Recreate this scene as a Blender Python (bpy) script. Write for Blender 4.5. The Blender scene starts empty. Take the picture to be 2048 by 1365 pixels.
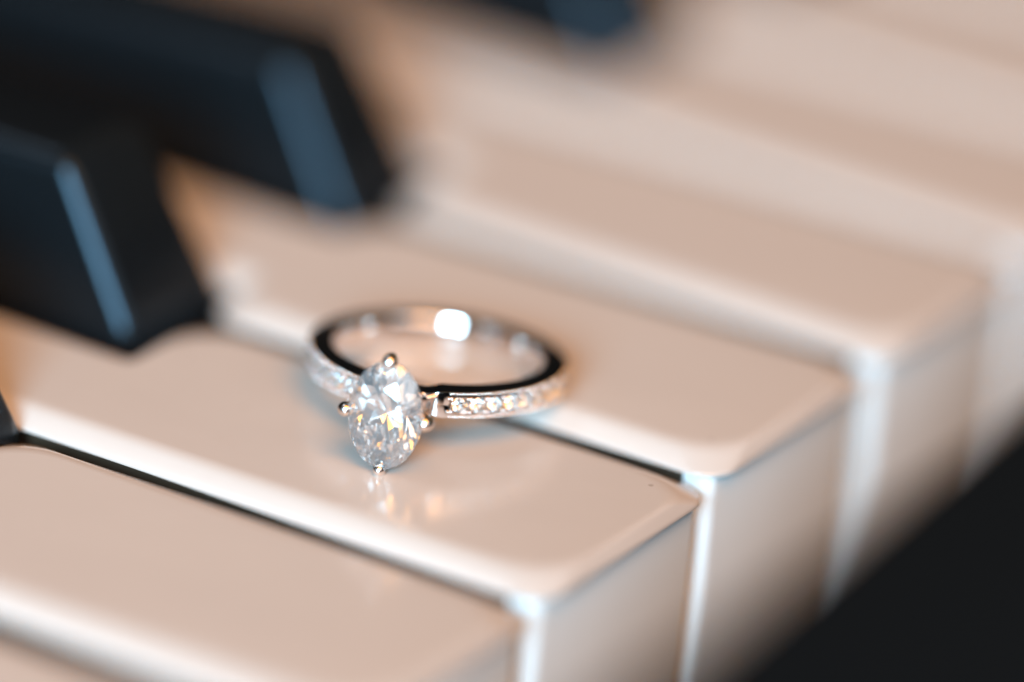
import bpy, bmesh, math, random
from mathutils import Vector, Matrix

MM = 0.001
rnd = random.Random(7)
scene = bpy.context.scene
COL = scene.collection

# ------------------------------------------------------------------ camera
cam_d = bpy.data.cameras.new('camera')
cam = bpy.data.objects.new('camera', cam_d)
COL.objects.link(cam)
scene.camera = cam
cam_d.sensor_width = 36.0
cam_d.lens = 218.0
cam_d.clip_start = 0.02
cam_d.clip_end = 20.0
R_ = Vector((0.52175, -0.85045, 0.06714)); U_ = Vector((0.32827, 0.27278, 0.90434)); F_ = Vector((0.78741, 0.44980, -0.42151))
cam.matrix_world = Matrix(((R_.x, U_.x, -F_.x, -317.19 * MM), (R_.y, U_.y, -F_.y, -177.49 * MM),
                           (R_.z, U_.z, -F_.z, 187.25 * MM), (0, 0, 0, 1)))
cam_d.dof.use_dof = True
cam_d.dof.focus_distance = 424.3 * MM
cam_d.dof.aperture_fstop = 4.55
cam_d.dof.aperture_blades = 0

# ------------------------------------------------------------------ world, lamps, exposure
world = bpy.data.worlds.new('World')
scene.world = world
world.use_nodes = True
world.node_tree.nodes['Background'].inputs[0].default_value = (1.0, 0.75, 0.45, 1)
world.node_tree.nodes['Background'].inputs[1].default_value = 0.10


def area(name, direction, dist, size, size_y, colour, power):
    d = bpy.data.lights.new(name, 'AREA')
    d.shape = 'ELLIPSE' if name == 'window_light' else 'RECTANGLE'
    d.size, d.size_y = size, size_y
    d.color, d.energy = colour, power
    o = bpy.data.objects.new(name, d)
    COL.objects.link(o)
    v = Vector(direction).normalized()
    o.location = Vector((0.03, 0.02, 0)) + v * dist
    o.rotation_euler = v.to_track_quat('Z', 'Y').to_euler()
    return o


area('window_light', (-0.90, -0.28, 0.32), 1.5, 0.58, 0.66, (0.37, 0.74, 1.0), 56)
area('front_fill_light', (-0.61, -0.67, 0.46), 1.9, 3.0, 1.9, (0.84, 0.92, 1.0), 34)  # added broad fill panel, whitens the diamond and lights the key fronts
area('rear_window_light', (-0.84, 0.42, 0.34), 1.7, 0.5, 0.8, (0.70, 0.84, 1.0), 4)
area('edge_highlight_light', (-0.10, 0.40, 0.89), 1.8, 0.40, 0.40, (0.76, 0.89, 1.0), 3.0)  # added overhead panel, aimed so the left key edges reflect white
area('ceiling_lamp', (-0.34, -0.44, 0.83), 1.6, 0.95, 0.95, (1.0, 0.41, 0.04), 27)

scene.view_settings.view_transform = 'Standard'
scene.view_settings.look = 'None'
scene.view_settings.exposure = 0.0
scene.view_settings.gamma = 1.0
scene.view_settings.use_curve_mapping = False

scene.render.engine = 'CYCLES'
cy = scene.cycles
cy.max_bounces = 24
cy.transmission_bounces = 20
cy.glossy_bounces = 8
cy.diffuse_bounces = 4
cy.caustics_reflective = True
cy.caustics_refractive = True
cy.blur_glossy = 0.3
cy.sample_clamp_indirect = 8.0
cy.use_denoising = True
try:
    cy.denoiser = 'OPENIMAGEDENOISE'
    cy.denoising_input_passes = 'RGB_ALBEDO_NORMAL'
except Exception:
    pass


# ------------------------------------------------------------------ materials
def mat(name, colour, rough=0.3, metal=0.0, ior=1.5, coat=0.0):
    m = bpy.data.materials.new(name)
    m.use_nodes = True
    b = m.node_tree.nodes['Principled BSDF']
    b.inputs['Base Color'].default_value = (*colour, 1)
    b.inputs['Roughness'].default_value = rough
    b.inputs['Metallic'].default_value = metal
    b.inputs['IOR'].default_value = ior
    b.inputs['Coat Weight'].default_value = coat
    return m, m.node_tree, b


def mapped_noise(nt, scale, detail=3.0, stretch=(1, 1, 1)):
    tc = nt.nodes.new('ShaderNodeTexCoord')
    mp = nt.nodes.new('ShaderNodeMapping')
    mp.inputs['Scale'].default_value = stretch
    nz = nt.nodes.new('ShaderNodeTexNoise')
    nz.inputs['Scale'].default_value = scale
    nz.inputs['Detail'].default_value = detail
    nt.links.new(tc.outputs['Object'], mp.inputs['Vector'])
    nt.links.new(mp.outputs['Vector'], nz.inputs['Vector'])
    return nz


def key_material(name, c0, c1, rough0=0.10, rough1=0.2):
    m, nt, b = mat(name, c0, 0.14, 0, 1.5)
    L = nt.links
    nz = mapped_noise(nt, 60, 4, (1, 0.5, 1))
    cr = nt.nodes.new('ShaderNodeValToRGB')
    cr.color_ramp.elements[0].position, cr.color_ramp.elements[1].position = 0.3, 0.75
    cr.color_ramp.elements[0].color, cr.color_ramp.elements[1].color = (*c0, 1), (*c1, 1)
    L.new(nz.outputs['Fac'], cr.inputs['Fac'])
    # sparse specks of dust and dirt lying on the plastic
    tc = nt.nodes.new('ShaderNodeTexCoord')
    vo = nt.nodes.new('ShaderNodeTexVoronoi')
    vo.inputs['Scale'].default_value = 260
    vo.voronoi_dimensions = '2D'
    flat = nt.nodes.new('ShaderNodeMapping')
    flat.inputs['Scale'].default_value = (1, 1, 0)
    L.new(tc.outputs['Object'], flat.inputs['Vector'])
    L.new(flat.outputs['Vector'], vo.inputs['Vector'])
    sep = nt.nodes.new('ShaderNodeSeparateColor')
    L.new(vo.outputs['Color'], sep.inputs['Color'])
    size = nt.nodes.new('ShaderNodeMapRange')
    size.inputs['From Min'].default_value, size.inputs['From Max'].default_value = 0.87, 1.0
    size.inputs['To Min'].default_value, size.inputs['To Max'].default_value = 0.0, 0.05
    L.new(sep.outputs['Red'], size.inputs['Value'])
    lt = nt.nodes.new('ShaderNodeMath'); lt.operation = 'LESS_THAN'
    L.new(vo.outputs['Distance'], lt.inputs[0]); L.new(size.outputs['Result'], lt.inputs[1])
    fac = nt.nodes.new('ShaderNodeMath'); fac.operation = 'MULTIPLY'; fac.inputs[1].default_value = 0.42
    L.new(lt.outputs[0], fac.inputs[0])
    mx = nt.nodes.new('ShaderNodeMix'); mx.data_type = 'RGBA'
    L.new(fac.outputs[0], mx.inputs['Factor'])
    L.new(cr.outputs['Color'], mx.inputs['A'])
    mx.inputs['B'].default_value = (0.16, 0.11, 0.08, 1)
    L.new(mx.outputs['Result'], b.inputs['Base Color'])
    # worn gloss
    nz2 = mapped_noise(nt, 120, 5, (1, 0.35, 1))
    mr = nt.nodes.new('ShaderNodeMapRange')
    mr.inputs['To Min'].default_value, mr.inputs['To Max'].default_value = rough0, rough1
    L.new(nz2.outputs['Fac'], mr.inputs['Value'])
    L.new(mr.outputs['Result'], b.inputs['Roughness'])
    bp = nt.nodes.new('ShaderNodeBump')
    bp.inputs['Strength'].default_value = 0.04
    bp.inputs['Distance'].default_value = 0.0002
    nz3 = mapped_noise(nt, 300, 3)
    L.new(nz3.outputs['Fac'], bp.inputs['Height'])
    L.new(bp.outputs['Normal'], b.inputs['Normal'])
    return m


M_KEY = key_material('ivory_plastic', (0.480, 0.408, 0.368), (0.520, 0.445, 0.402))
M_BODY = key_material('brightened_key_front', (0.78, 0.755, 0.74), (0.82, 0.795, 0.78), 0.25, 0.4)  # key plastic in a raised colour, standing in for light on the fronts
M_BLACK, _nt, _b = mat('black_key_lacquer', (0.005, 0.006, 0.007), 0.2, 0, 1.5)
_b.inputs['Specular Tint'].default_value = (0.66, 0.83, 1.0, 1)  # blue of the reflected daylight painted into the specular tint
_b.inputs['Specular IOR Level'].default_value = 0.24
_m, _nt, _b = mat('black_rail_lacquer', (0.004, 0.005, 0.006), 0.45)
_b.inputs['Specular IOR Level'].default_value = 0.06
_n = mapped_noise(_nt, 80, 4, (0.2, 1, 1))
_r = _nt.nodes.new('ShaderNodeMapRange'); _r.inputs['To Min'].default_value = 0.4; _r.inputs['To Max'].default_value = 0.55
_nt.links.new(_n.outputs['Fac'], _r.inputs['Value']); _nt.links.new(_r.outputs['Result'], _b.inputs['Roughness'])
M_RAIL = _m
_m, _nt, _b = mat('brown_felt', (0.06, 0.03, 0.015), 0.9)
M_FELT = _m


_m, _nt, _b = mat('key_wood', (0.13, 0.065, 0.03), 0.7)
_n = mapped_noise(_nt, 250, 5, (1, 0.06, 1))
_c = _nt.nodes.new('ShaderNodeValToRGB')
_c.color_ramp.elements[0].color, _c.color_ramp.elements[1].color = (0.03, 0.014, 0.006, 1), (0.09, 0.042, 0.018, 1)
_nt.links.new(_n.outputs['Fac'], _c.inputs['Fac']); _nt.links.new(_c.outputs['Color'], _b.inputs['Base Color'])
M_WOOD = _m


def metal(name, colour, rough):
    m, nt, b = mat(name, colour, rough, 1.0)
    nz = mapped_noise(nt, 900, 3)
    mr = nt.nodes.new('ShaderNodeMapRange')
    mr.inputs['To Min'].default_value, mr.inputs['To Max'].default_value = rough * 0.6, rough * 1.5
    nt.links.new(nz.outputs['Fac'], mr.inputs['Value'])
    nt.links.new(mr.outputs['Result'], b.inputs['Roughness'])
    return m


M_GOLD = metal('white_gold', (0.86, 0.78, 0.74), 0.06)
M_GRAIN = metal('white_gold_milgrain', (0.88, 0.82, 0.80), 0.12)


def gem(name, ior, glare_mix):
    m = bpy.data.materials.new(name)
    m.use_nodes = True
    nt = m.node_tree
    nt.nodes.clear()
    out = nt.nodes.new('ShaderNodeOutputMaterial')
    g = nt.nodes.new('ShaderNodeBsdfGlass')
    g.inputs['IOR'].default_value = ior
    g.inputs['Roughness'].default_value = 0.0
    g.inputs['Color'].default_value = (1, 1, 1, 1)
    # white diffuse mixed into the stone paints in a pale veil of glare
    d = nt.nodes.new('ShaderNodeBsdfDiffuse')
    d.inputs['Color'].default_value = (0.92, 0.92, 0.94, 1)
    mx = nt.nodes.new('ShaderNodeMixShader')
    mx.inputs[0].default_value = glare_mix
    nt.links.new(g.outputs[0], mx.inputs[1])
    nt.links.new(d.outputs[0], mx.inputs[2])
    nt.links.new(mx.outputs[0], out.inputs['Surface'])
    return m


M_DIAMOND = gem('diamond', 2.42, 0.06)
M_PAVE = gem('small_diamond', 2.42, 0.0)


# ------------------------------------------------------------------ helpers
def obj(name, bm, material, parent=None, smooth=False, sharp=None):
    me = bpy.data.meshes.new(name)
    bm.normal_update()
    bm.to_mesh(me)
    bm.free()
    me.materials.append(material)
    for p in me.polygons:
        p.use_smooth = smooth
    if smooth and sharp:
        me.set_sharp_from_angle(angle=math.radians(sharp))
    o = bpy.data.objects.new(name, me)
    COL.objects.link(o)
    if parent:
        o.parent = parent
    return o


def thing(name, label, cat, loc=(0, 0, 0), group=None):
    o = bpy.data.objects.new(name, None)
    o.empty_display_size = 0.005
    COL.objects.link(o)
    o.location = Vector(loc) * MM
    tag(o, label, cat, group)
    return o


def tag(o, label, cat, group=None):
    o['label'] = label
    o['category'] = cat
    if group:
        o['group'] = group


def loft(bm, loops, close_loop=True, cap0=False, cap1=False):
    rows = [[bm.verts.new(v) for v in lp] for lp in loops]
    n = len(rows[0])
    for a, b in zip(rows, rows[1:]):
        for i in range(n if close_loop else n - 1):
            j = (i + 1) % n
            bm.faces.new((a[i], a[j], b[j], b[i]))
    if cap0:
        bm.faces.new(rows[0][::-1])
    if cap1:
        bm.faces.new(rows[-1])
    return rows


def tube(bm, path, radii, seg=16, cap=True):
    """round rod along a path, with rounded end at the last point"""
    path = [Vector(p) for p in path]
    loops = []
    ref = Vector((0.3, 0.2, 0.93)).normalized()
    for i, p in enumerate(path):
        a = path[max(i - 1, 0)]; b = path[min(i + 1, len(path) - 1)]
        d = (b - a).normalized()
        x = d.cross(ref)
        if x.length < 0.2:
            x = d.cross(Vector((1, 0, 0)))
        x.normalize(); y = d.cross(x)
        loops.append([p + radii[i] * (math.cos(2 * math.pi * k / seg) * x + math.sin(2 * math.pi * k / seg) * y) for k in range(seg)])
    if cap:
        d = (path[-1] - path[-2]).normalized()
        x = d.cross(ref)
        if x.length < 0.2:
            x = d.cross(Vector((1, 0, 0)))
        x.normalize(); y = d.cross(x)
        for q in range(1, 6):
            a = q / 6 * math.pi / 2
            r = radii[-1] * math.cos(a)
            loops.append([path[-1] + d * radii[-1] * math.sin(a) + r * (math.cos(2 * math.pi * k / seg) * x + math.sin(2 * math.pi * k / seg) * y) for k in range(seg)])
    loft(bm, loops, True, True, True)


# ------------------------------------------------------------------ key bed under the keys
def box(bm, x0, x1, y0, y1, z0, z1, bev=0.0, seg=3):
    vs = [bm.verts.new(Vector((x, y, z)) * MM) for z in (z0, z1) for y in (y0, y1) for x in (x0, x1)]
    for f in ((0, 2, 3, 1), (4, 5, 7, 6), (0, 1, 5, 4), (2, 6, 7, 3), (0, 4, 6, 2), (1, 3, 7, 5)):
        bm.faces.new([vs[i] for i in f])
    if bev:
        bmesh.ops.bevel(bm, geom=bm.edges[:], offset=bev * MM, segments=seg, profile=0.5, affect='EDGES')


bm = bmesh.new()
box(bm, -130, 280, -80, 160, -52, -42.2)
bed = obj('key_bed', bm, M_FELT)
bed['kind'] = 'structure'

# ------------------------------------------------------------------ white keys
P, GAP = 23.5, 0.8
LIP = 1.25


def offset_outline(poly, insets, radii, seg):
    """poly: CCW points; insets per edge i (point i -> i+1); radii per vertex; returns rounded offset loop"""
    n = len(poly)
    lines = []
    for i in range(n):
        a, b = Vector(poly[i]), Vector(poly[(i + 1) % n])
        d = (b - a).normalized()
        nrm = Vector((-d.y, d.x))            # inward for CCW
        lines.append((a + nrm * insets[i], d))
    pts = []
    for i in range(n):
        (p, d), (q, e) = lines[i - 1], lines[i]
        c = d.x * e.y - d.y * e.x
        t = ((q.x - p.x) * e.y - (q.y - p.y) * e.x) / c
        pts.append(p + d * t)
    out = []
    for i in range(n):
        d, e = lines[i - 1][1], lines[i][1]
        c = pts[i]
        r = radii[i]
        cr = d.x * e.y - d.y * e.x
        ang = math.acos(max(-1, min(1, d.dot(e))))
        tl = r * math.tan(ang / 2)
        a = c - d * tl
        s = 1 if cr > 0 else -1
        ctr = a + Vector((-d.y, d.x)) * r * s
        v0 = a - ctr
        for k in range(seg + 1):
            th = s * ang * k / seg
            out.append(ctr + Vector((v0.x * math.cos(th) - v0.y * math.sin(th), v0.x * math.sin(th) + v0.y * math.cos(th))))
    return out


def white_key(k, tail_l, tail_r, label, dz=0.0, roll=0.0, yaw=0.0, dy=0.0, dx=0.0, inset_r=0.9):
    """k: pitch index; tail_l, tail_r: x of the cut-away tail edges in keyboard mm (None: no notch)"""
    x0, x1 = k * P + GAP / 2, (k + 1) * P - GAP / 2
    xc = (x0 + x1) / 2
    root = thing('white_piano_key', label, 'piano key', (xc, 0, 0), 'white piano keys in a row')
    w = (x1 - x0) / 2
    YN, YB = 42.6, 148.0
    poly, kind = [(-w, 0), (w, 0)], ['front']
    if tail_r is not None:
        t = tail_r - xc
        poly += [(w, YN), (t, YN), (t, YB)]
        kind += ['side', 'notch', 'side']
    else:
        poly += [(w, YB)]
        kind += ['side']
    kind += ['back']
    if tail_l is not None:
        t = tail_l - xc
        poly += [(t, YB), (t, YN), (-w, YN)]
        kind += ['side', 'notch', 'side']
    else:
        poly += [(-w, YB)]
        kind += ['side']
    A = {'front': 0.55, 'side': 1.75, 'notch': 0.8, 'back': 0.3}
    n = len(poly)
    convex = []
    for i in range(n):
        a, b, c = Vector(poly[i - 1]), Vector(poly[i]), Vector(poly[(i + 1) % n])
        d, e = b - a, c - b
        convex.append(d.x * e.y - d.y * e.x > 0)
    seg = 8
    loops = []
    bw = 1.05
    prof = []
    for (p0, p1, p2) in (((1.45, 0.0), (1.0, 0.0), (0.68, -0.32)), ((0.16, -0.84), (0.0, -1.0), (0.0, -1.12))):
        for q in range(7):
            t = q / 6
            prof.append(tuple((1 - t) ** 2 * p0[i] + 2 * t * (1 - t) * p1[i] + t * t * p2[i] for i in (0, 1)))
    for g, z in prof:
        z *= bw
        ins = [A[kd] * g for kd in kind]
        rad = [(2.6 + 1.6 * g) if cv else (0.5 + 0.2 * g) for cv in convex]
        loops.append([Vector((p.x, p.y, z)) * MM for p in offset_outline(poly, ins, rad, seg)])
    rad = [2.6 if cv else 0.5 for cv in convex]
    lo = offset_outline(poly, [0] * n, rad, seg)
    loops.append([Vector((p.x, p.y, -LIP)) * MM for p in lo])
    inn = offset_outline(poly, [0.9 if kd == 'side' else 0.45 for kd in kind], [max(r - 0.3, 0.1) for r in rad], seg)
    loops.append([Vector((p.x, p.y, -LIP - 0.02)) * MM for p in inn])
    bm = bmesh.new()
    rows = loft(bm, loops[::-1], True, True, False)
    bm.edges.ensure_lookup_table()
    rim = [bm.edges.get((rows[-1][i], rows[-1][(i + 1) % len(rows[-1])])) for i in range(len(rows[-1]))]
    bmesh.ops.triangle_fill(bm, use_beauty=True, use_dissolve=False, edges=rim, normal=(0, 0, 1))
    bmesh.ops.recalc_face_normals(bm, faces=bm.faces[:])
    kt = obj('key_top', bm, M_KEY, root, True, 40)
    for p in kt.data.polygons:
        if len(p.vertices) == 3:
            p.use_smooth = False
    # plastic front block and the wooden stick behind it
    YF = 3.0
    fr = [(-w + 0.6, 0.75), (w - inset_r, 0.75), (w - inset_r, YF), (-w + 0.5, YF)]
    bm = bmesh.new()
    loft(bm, [[Vector((p.x, p.y, z)) * MM for p in offset_outline(fr, [0] * 4, [0.9, 0.7, 0.1, 0.1], 6)] for z in (-40, -LIP - 0.01)], True, True, True)
    bmesh.ops.recalc_face_normals(bm, faces=bm.faces[:])
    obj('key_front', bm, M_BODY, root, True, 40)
    st = [list(p) for p in poly]
    st[0][1] = st[1][1] = YF + 0.02
    ins = [1.3 if kd == 'side' else (0.0 if kd == 'front' else 0.8) for kd in kind]
    bm = bmesh.new()
    loft(bm, [[Vector((p.x, p.y, z)) * MM for p in offset_outline(st, ins, [0.15] * n, 3)] for z in (-40, -LIP - 0.03)], True, True, True)
    bmesh.ops.recalc_face_normals(bm, faces=bm.faces[:])
    obj('key_stick', bm, M_WOOD, root, True, 40)
    root.location.z += dz * MM
    root.location.y += dy * MM
    root.location.x += dx * MM
    root.rotation_euler = (0, math.radians(roll), math.radians(yaw))
    return root


BW = 11.8
BX = {'f': -12.3, 'g': 15.7, 'a': 43.6, 'c': 81.2, 'd': 110.0}
CL = 1.2
white_key(-2, None, None, 'white key cut off by the bottom left corner of the picture', -0.75, 1.0, dx=-0.3)
white_key(-1, None, BX['f'] - CL, 'empty white key in front of the ring, beside the key holding the diamond', -0.3, 1.1, dx=0.25)
white_key(0, None, BX['g'] - CL, 'white key under the large oval diamond, in sharp focus', -0.15, 1.4)
white_key(1, BX['g'] + BW + CL, BX['a'] - CL, 'white key under the back of the ring band', 0.25, 0.9, dx=-0.45, inset_r=1.6)
white_key(2, BX['a'] + BW + CL, None, 'first white key beyond the ring, blurred, its rounded corner in view', 0.05, 1.3, dx=0.55, inset_r=1.4)
white_key(3, None, BX['c'] - CL, 'second white key beyond the ring, its front corner at the right edge', 0.05, 1.2, dx=0.4)
white_key(4, BX['c'] + BW + CL, BX['d'] - CL, 'third white key beyond the ring, heavily blurred', 0.1, 1.3)
white_key(5, BX['d'] + BW + CL, None, 'farthest blurred white key, in the top right corner', 0.15, 1.0)


# ------------------------------------------------------------------ black keys
def black_key(x, label, dz=0.0, dy=0.0):
    xc = x + BW / 2
    o_w, t_w = BW / 2, BW / 2 - 1.0
    bm = bmesh.new()
    y0, yt, yb = 44.0, 50.6, 140.0
    v = [(-o_w, y0, -3), (o_w, y0, -3), (o_w, yb, -3), (-o_w, yb, -3),
         (-o_w, y0, 0.5), (o_w, y0, 0.5), (o_w, yb, 0.5), (-o_w, yb, 0.5),
         (-t_w, yt, 11.6), (t_w, yt, 11.6), (t_w, yb, 11.0), (-t_w, yb, 11.0)]
    v = [bm.verts.new(Vector(p) * MM) for p in v]
    for f in ((3, 2, 1, 0), (0, 1, 5, 4), (1, 2, 6, 5), (2, 3, 7, 6), (3, 0, 4, 7), (4, 5, 9, 8), (5, 6, 10, 9), (6, 7, 11, 10), (7, 4, 8, 11), (8, 9, 10, 11)):
        bm.faces.new([v[i] for i in f])
    e = [ed for ed in bm.edges if all(q.co.z > 0.3 * MM for q in ed.verts) and not all(q.co.z < 1 * MM for q in ed.verts)]
    bmesh.ops.bevel(bm, geom=e, offset=1.35 * MM, segments=8, profile=0.5, affect='EDGES')
    bmesh.ops.recalc_face_normals(bm, faces=bm.faces[:])
    o = obj('black_piano_key', bm, M_BLACK, None, True, 50)
    o.location = Vector((xc, dy, dz)) * MM
    tag(o, label, 'piano key', 'raised black piano keys')
    return o


black_key(BX['f'], 'black key just showing at the left edge, nearest the camera', 0.0, -2.2)
black_key(BX['g'], 'raised black key on the left with a bright blue edge glint')
black_key(BX['a'], 'large blurred black key behind the ring, middle of the black keys', -1.2, -0.4)
black_key(BX['c'], 'farthest blurred black key, cut off by the top edge', -3.2, -4.0)

# ------------------------------------------------------------------ dark rail in front of the keys
bm = bmesh.new()
box(bm, -110, 260, -72, -29.4, -42, 20.5, 1.2)
rail = obj('key_slip', bm, M_RAIL, None, True, 40)
tag(rail, 'black wooden rail in front of the keys, blurred in the lower right corner', 'piano rail')

# ------------------------------------------------------------------ black fallboard at the back of the keys
bm = bmesh.new()
box(bm, -420, 620, 152, 172, -30, 150, 2)
fb = obj('fallboard', bm, M_RAIL, None, True, 40)
tag(fb, 'black fallboard standing along the far ends of the keys', 'fallboard')

# ------------------------------------------------------------------ the ring
C0 = Vector((21.72, 21.98, 2.40))
PHI, TAU = math.radians(195.9), math.radians(7.46)
H_ = Vector((-0.95364, -0.27152, 0.12976)); N_ = Vector((0.12480, 0.03553, 0.99155)); T_ = Vector((0.27384, -0.96178, 0.0))
ring = thing('diamond_ring', 'white gold ring with large oval diamond, lying across two white keys', 'ring')
# ring frame: local x = T (sideways), y = N (finger axis), z = H (towards the stone)
ring.matrix_world = Matrix(((T_.x, N_.x, H_.x, C0.x * MM), (T_.y, N_.y, H_.y, C0.y * MM), (T_.z, N_.z, H_.z, C0.z * MM), (0, 0, 0, 1)))

RI = 7.3
B2 = 0.95
HS = 13.18
SL, SS = 3.84, 2.62
PV0, PV1 = math.radians(19.5), math.radians(101)


def r_out(a):
    a = abs(a)
    return 9.05 - 0.4 * (1 - smooth01((a - math.radians(6)) / math.radians(10))) + 0.45 * math.exp(-(a / math.radians(32)) ** 2)


def rp(a, r, k):
    return Vector((r * math.sin(a), k, r * math.cos(a))) * MM


def smooth01(x):
    x = max(0, min(1, x))
    return x * x * (3 - 2 * x)


bm = bmesh.new()
loops = []
NA = 360
for i in range(NA):
    a = -math.pi + 2 * math.pi * i / NA
    ro = r_out(a)
    s = abs(a)
    gw = smooth01((s - PV0) / math.radians(4)) * smooth01((PV1 - s) / math.radians(4))
    half = B2 * (1.0 - 0.12 * smooth01((s - math.radians(90)) / math.radians(60)))
    half *= 0.72 + 0.28 * smooth01((s - math.radians(9)) / math.radians(9))
    g = 0.57 * gw + 0.004
    dpt = 0.55 * gw + 0.0005
    prof = [(RI + 0.09, -half + 0.10), (RI, -half * 0.35), (RI, half * 0.35), (RI + 0.09, half - 0.10), (RI + 0.13, half - 0.03), (RI + 0.17, half), (RI + 0.20, half),
            (ro - 0.09, half), (ro - 0.06, half), (ro - 0.02, half - 0.02), (ro, half - 0.12), (ro, g + 0.02), (ro - dpt, g),
            (ro - dpt, -g), (ro, -g - 0.02), (ro, -half + 0.12), (ro - 0.02, -half + 0.02), (ro - 0.06, -half), (ro - 0.09, -half), (RI + 0.20, -half), (RI + 0.17, -half), (RI + 0.13, -half + 0.03)]
    loops.append([rp(a, r, k) for r, k in prof])
loops.append(loops[0])
loft(bm, loops)
bmesh.ops.remove_doubles(bm, verts=bm.verts[:], dist=1e-8)
bmesh.ops.recalc_face_normals(bm, faces=bm.faces[:])
obj('band', bm, M_GOLD, ring, True, 38)


# ---- gem cutting: planes through a girdle of radius 1
def brilliant(z_crown, pav_a=40.8, crown_a=34.0, table=0.57, girdle=0.03, gseg=64, fancy=False):
    bm = bmesh.new()
    bmesh.ops.create_cone(bm, cap_ends=True, segments=gseg, radius1=1.0, radius2=1.0, depth=4.0)
    T = math.tan
    rd = math.radians

    def cut(th, ang, r, z0, up):
        nrm = Vector((math.sin(rd(ang)) * math.cos(th), math.sin(rd(ang)) * math.sin(th), math.cos(rd(ang)) * (1 if up else -1)))
        pt = Vector((r * math.cos(th), r * math.sin(th), z0))
        res = bmesh.ops.bisect_plane(bm, geom=bm.verts[:] + bm.edges[:] + bm.faces[:], dist=1e-7, plane_co=pt, plane_no=nrm, clear_outer=True)
        ed = [x for x in res['geom_cut'] if isinstance(x, bmesh.types.BMEdge)]
        if len(ed) > 2:
            try:
                bmesh.ops.contextual_create(bm, geom=ed)
            except Exception:
                pass

    zt = girdle + (1 - table) * T(rd(crown_a))
    res = bmesh.ops.bisect_plane(bm, geom=bm.verts[:] + bm.edges[:] + bm.faces[:], plane_co=(0, 0, zt), plane_no=(0, 0, 1), clear_outer=True)
    bmesh.ops.contextual_create(bm, geom=[x for x in res['geom_cut'] if isinstance(x, bmesh.types.BMEdge)])
    for k in range(8):
        cut(k * math.pi / 4, crown_a, 1.0, girdle, True)
    for k in range(16):
        cut((k + 0.5) * math.pi / 8, crown_a + 6.5, 1.0, girdle * 0.9, True)
    for k in range(8):
        th = (k + 0.5) * math.pi / 4
        cut(th, crown_a - 13, table * math.cos(math.pi / 8), zt, True)
    for k in range(8):
        cut(k * math.pi / 4, pav_a, 1.0, -girdle, False)
    for k in range(16):
        cut((k + 0.5) * math.pi / 8, pav_a + (2.2 if fancy else 1.9), 1.0, -girdle * 0.9, False)
    if fancy:
        for k in range(32):
            cut((k + 0.5) * math.pi / 16, pav_a + 5, 1.0, -girdle * 0.7, False)
        for k in range(16):
            cut((k + 0.25) * math.pi / 8, crown_a + 10, 1.0, girdle * 0.7, True)
    bmesh.ops.remove_doubles(bm, verts=bm.verts[:], dist=1e-5)
    bmesh.ops.recalc_face_normals(bm, faces=bm.faces[:])
    return bm


bm = brilliant(0, pav_a=41.5, crown_a=32, table=0.55, fancy=True)
for v in bm.verts:
    v.co = Vector((v.co.x * SS, v.co.y * SL, v.co.z * 2.85 + HS)) * MM
stone = obj('oval_diamond', bm, M_DIAMOND, ring)

# ---- four prongs with rounded claws
def prong(ux, uy, ext, ball):
    o = Vector((ux, uy, 0))
    def q(d, z):
        return (o * d + Vector((0, 0, HS + z))) * MM
    path = [q(0.9, -3.75), q(ext * 0.42, -2.6), q(ext * 0.72, -1.35), q(ext + 0.06, -0.45), q(ext + 0.16, -0.1), q(ext + 0.12, 0.18), q(ext + 0.04, 0.30)]
    rad = [0.42, 0.36, 0.34, 0.36, ball - 0.05, ball, ball]
    pts, rr = [], []
    for i in range(len(path) - 1):
        p0, p1, p2, p3 = path[max(i - 1, 0)], path[i], path[i + 1], path[min(i + 2, len(path) - 1)]
        for s in range(5):
            t = s / 5
            pts.append(0.5 * (2 * p1 + (p2 - p0) * t + (2 * p0 - 5 * p1 + 4 * p2 - p3) * t * t + (3 * p1 - p0 - 3 * p2 + p3) * t ** 3))
            rr.append((rad[i] * (1 - t) + rad[i + 1] * t) * MM)
    pts.append(path[-1]); rr.append(rad[-1] * MM)
    bm = bmesh.new()
    tube(bm, pts, rr, 18)
    bmesh.ops.recalc_face_normals(bm, faces=bm.faces[:])
    return obj('prong', bm, M_GOLD, ring, True, 60)


prong(0, 1, SL, 0.54); prong(0, -1, SL, 0.43); prong(1, 0, SS + 0.22, 0.54); prong(-1, 0, SS + 0.1, 0.5)


def oval_ring(name, ax, ay, z, r, flat=1.0):
    bm = bmesh.new()
    n, m = 72, 14
    loops = []
    for i in range(n):
        a = 2 * math.pi * i / n
        c = Vector((ax * math.cos(a), ay * math.sin(a), HS + z))
        d = Vector((ay * math.cos(a), ax * math.sin(a), 0)).normalized()
        loops.append([(c + r * (math.cos(2 * math.pi * k / m) * d + flat * math.sin(2 * math.pi * k / m) * Vector((0, 0, 1)))) * MM for k in range(m)])
    loops.append(loops[0])
    loft(bm, loops)
    bmesh.ops.remove_doubles(bm, verts=bm.verts[:], dist=1e-8)
    bmesh.ops.recalc_face_normals(bm, faces=bm.faces[:])
    return obj(name, bm, M_GOLD, ring, True)


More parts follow.
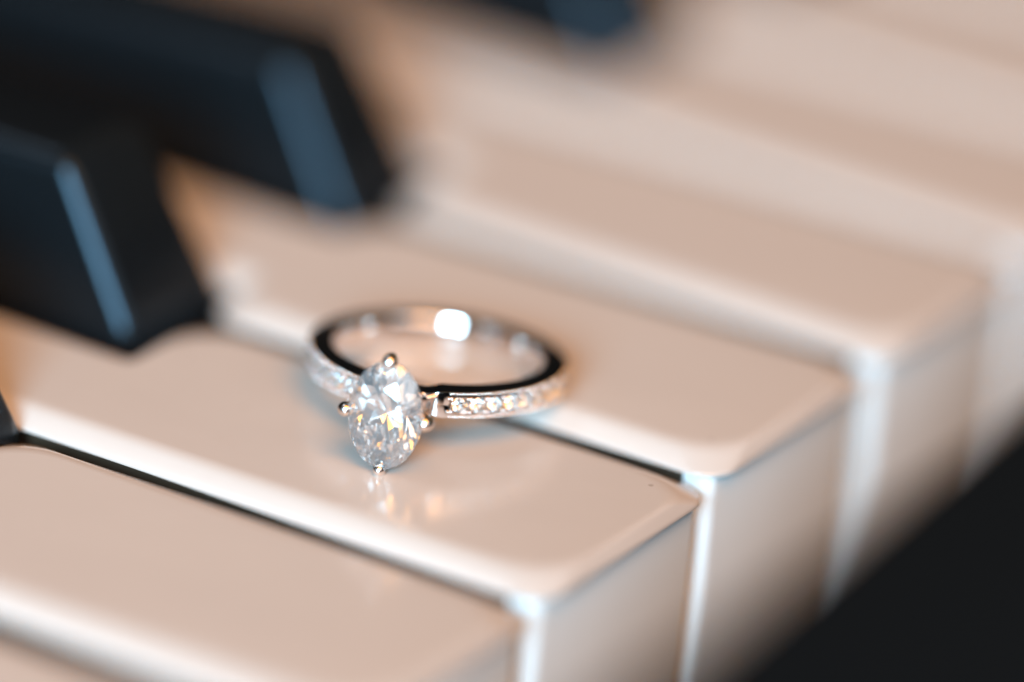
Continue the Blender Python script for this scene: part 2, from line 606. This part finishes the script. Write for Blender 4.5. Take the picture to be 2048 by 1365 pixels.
oval_ring('gallery_rail', SS * 0.62, SL * 0.62, -1.75, 0.28)
oval_ring('head_base', 0.95, 0.75, -3.55, 0.5, 0.9)

# ---- small diamonds set along both shoulders
pr = 0.55
bmp = brilliant(0, gseg=24)
for v in bmp.verts:
    v.co = v.co * pr * MM
first = None
step = math.radians(8.4)
stones = []
for side in (1, -1):
    for i in range(10):
        a = side * (PV0 + math.radians(5.6) + i * step)
        ro = r_out(a)
        if first is None:
            o = obj('small_diamond', bmp, M_PAVE, ring)
            first = o
        else:
            o = first.copy()
            COL.objects.link(o)
            o.parent = ring
        z = Vector((math.sin(a), 0, math.cos(a)))
        x = Vector((math.cos(a), 0, -math.sin(a)))
        y = Vector((0, 1, 0))
        tw = Matrix.Rotation(rnd.uniform(0, 1.5), 3, 'Z')
        tilt = Matrix.Rotation(rnd.uniform(-0.07, 0.07), 3, 'X') @ Matrix.Rotation(rnd.uniform(-0.07, 0.07), 3, 'Y')
        R3 = Matrix((x, y, z)).transposed() @ tilt @ tw
        m4 = R3.to_4x4()
        m4.translation = rp(a, ro - 0.06, 0)
        o.matrix_local = m4
        stones.append((side, a, ro))

# ---- bead grains between the stones and milgrain along the rims
bm = bmesh.new()


def bead(bm, c, r, sub=2):
    bmesh.ops.create_icosphere(bm, subdivisions=sub, radius=r * MM, matrix=Matrix.Translation(c))


for side in (1, -1):
    for i in range(11):
        a = side * (PV0 + math.radians(5.6) + (i - 0.5) * step)
        ro = r_out(a)
        for k in (-1, 1):
            for da in (-0.012, 0.012):
                bead(bm, rp(a + da, ro - 0.0, k * 0.47), 0.12)
o = obj('setting_bead', bm, M_GRAIN, ring, True)
o['kind'] = 'stuff'
bm = bmesh.new()
for side in (1, -1):
    a = PV0 + math.radians(1.5)
    while a < PV1:
        for k in (-1, 1):
            bead(bm, rp(side * a, r_out(a) + 0.005, k * (B2 - 0.12)), 0.10, 1)
        a += 0.0235
o = obj('milgrain_edge', bm, M_GRAIN, ring, True)
o['kind'] = 'stuff'
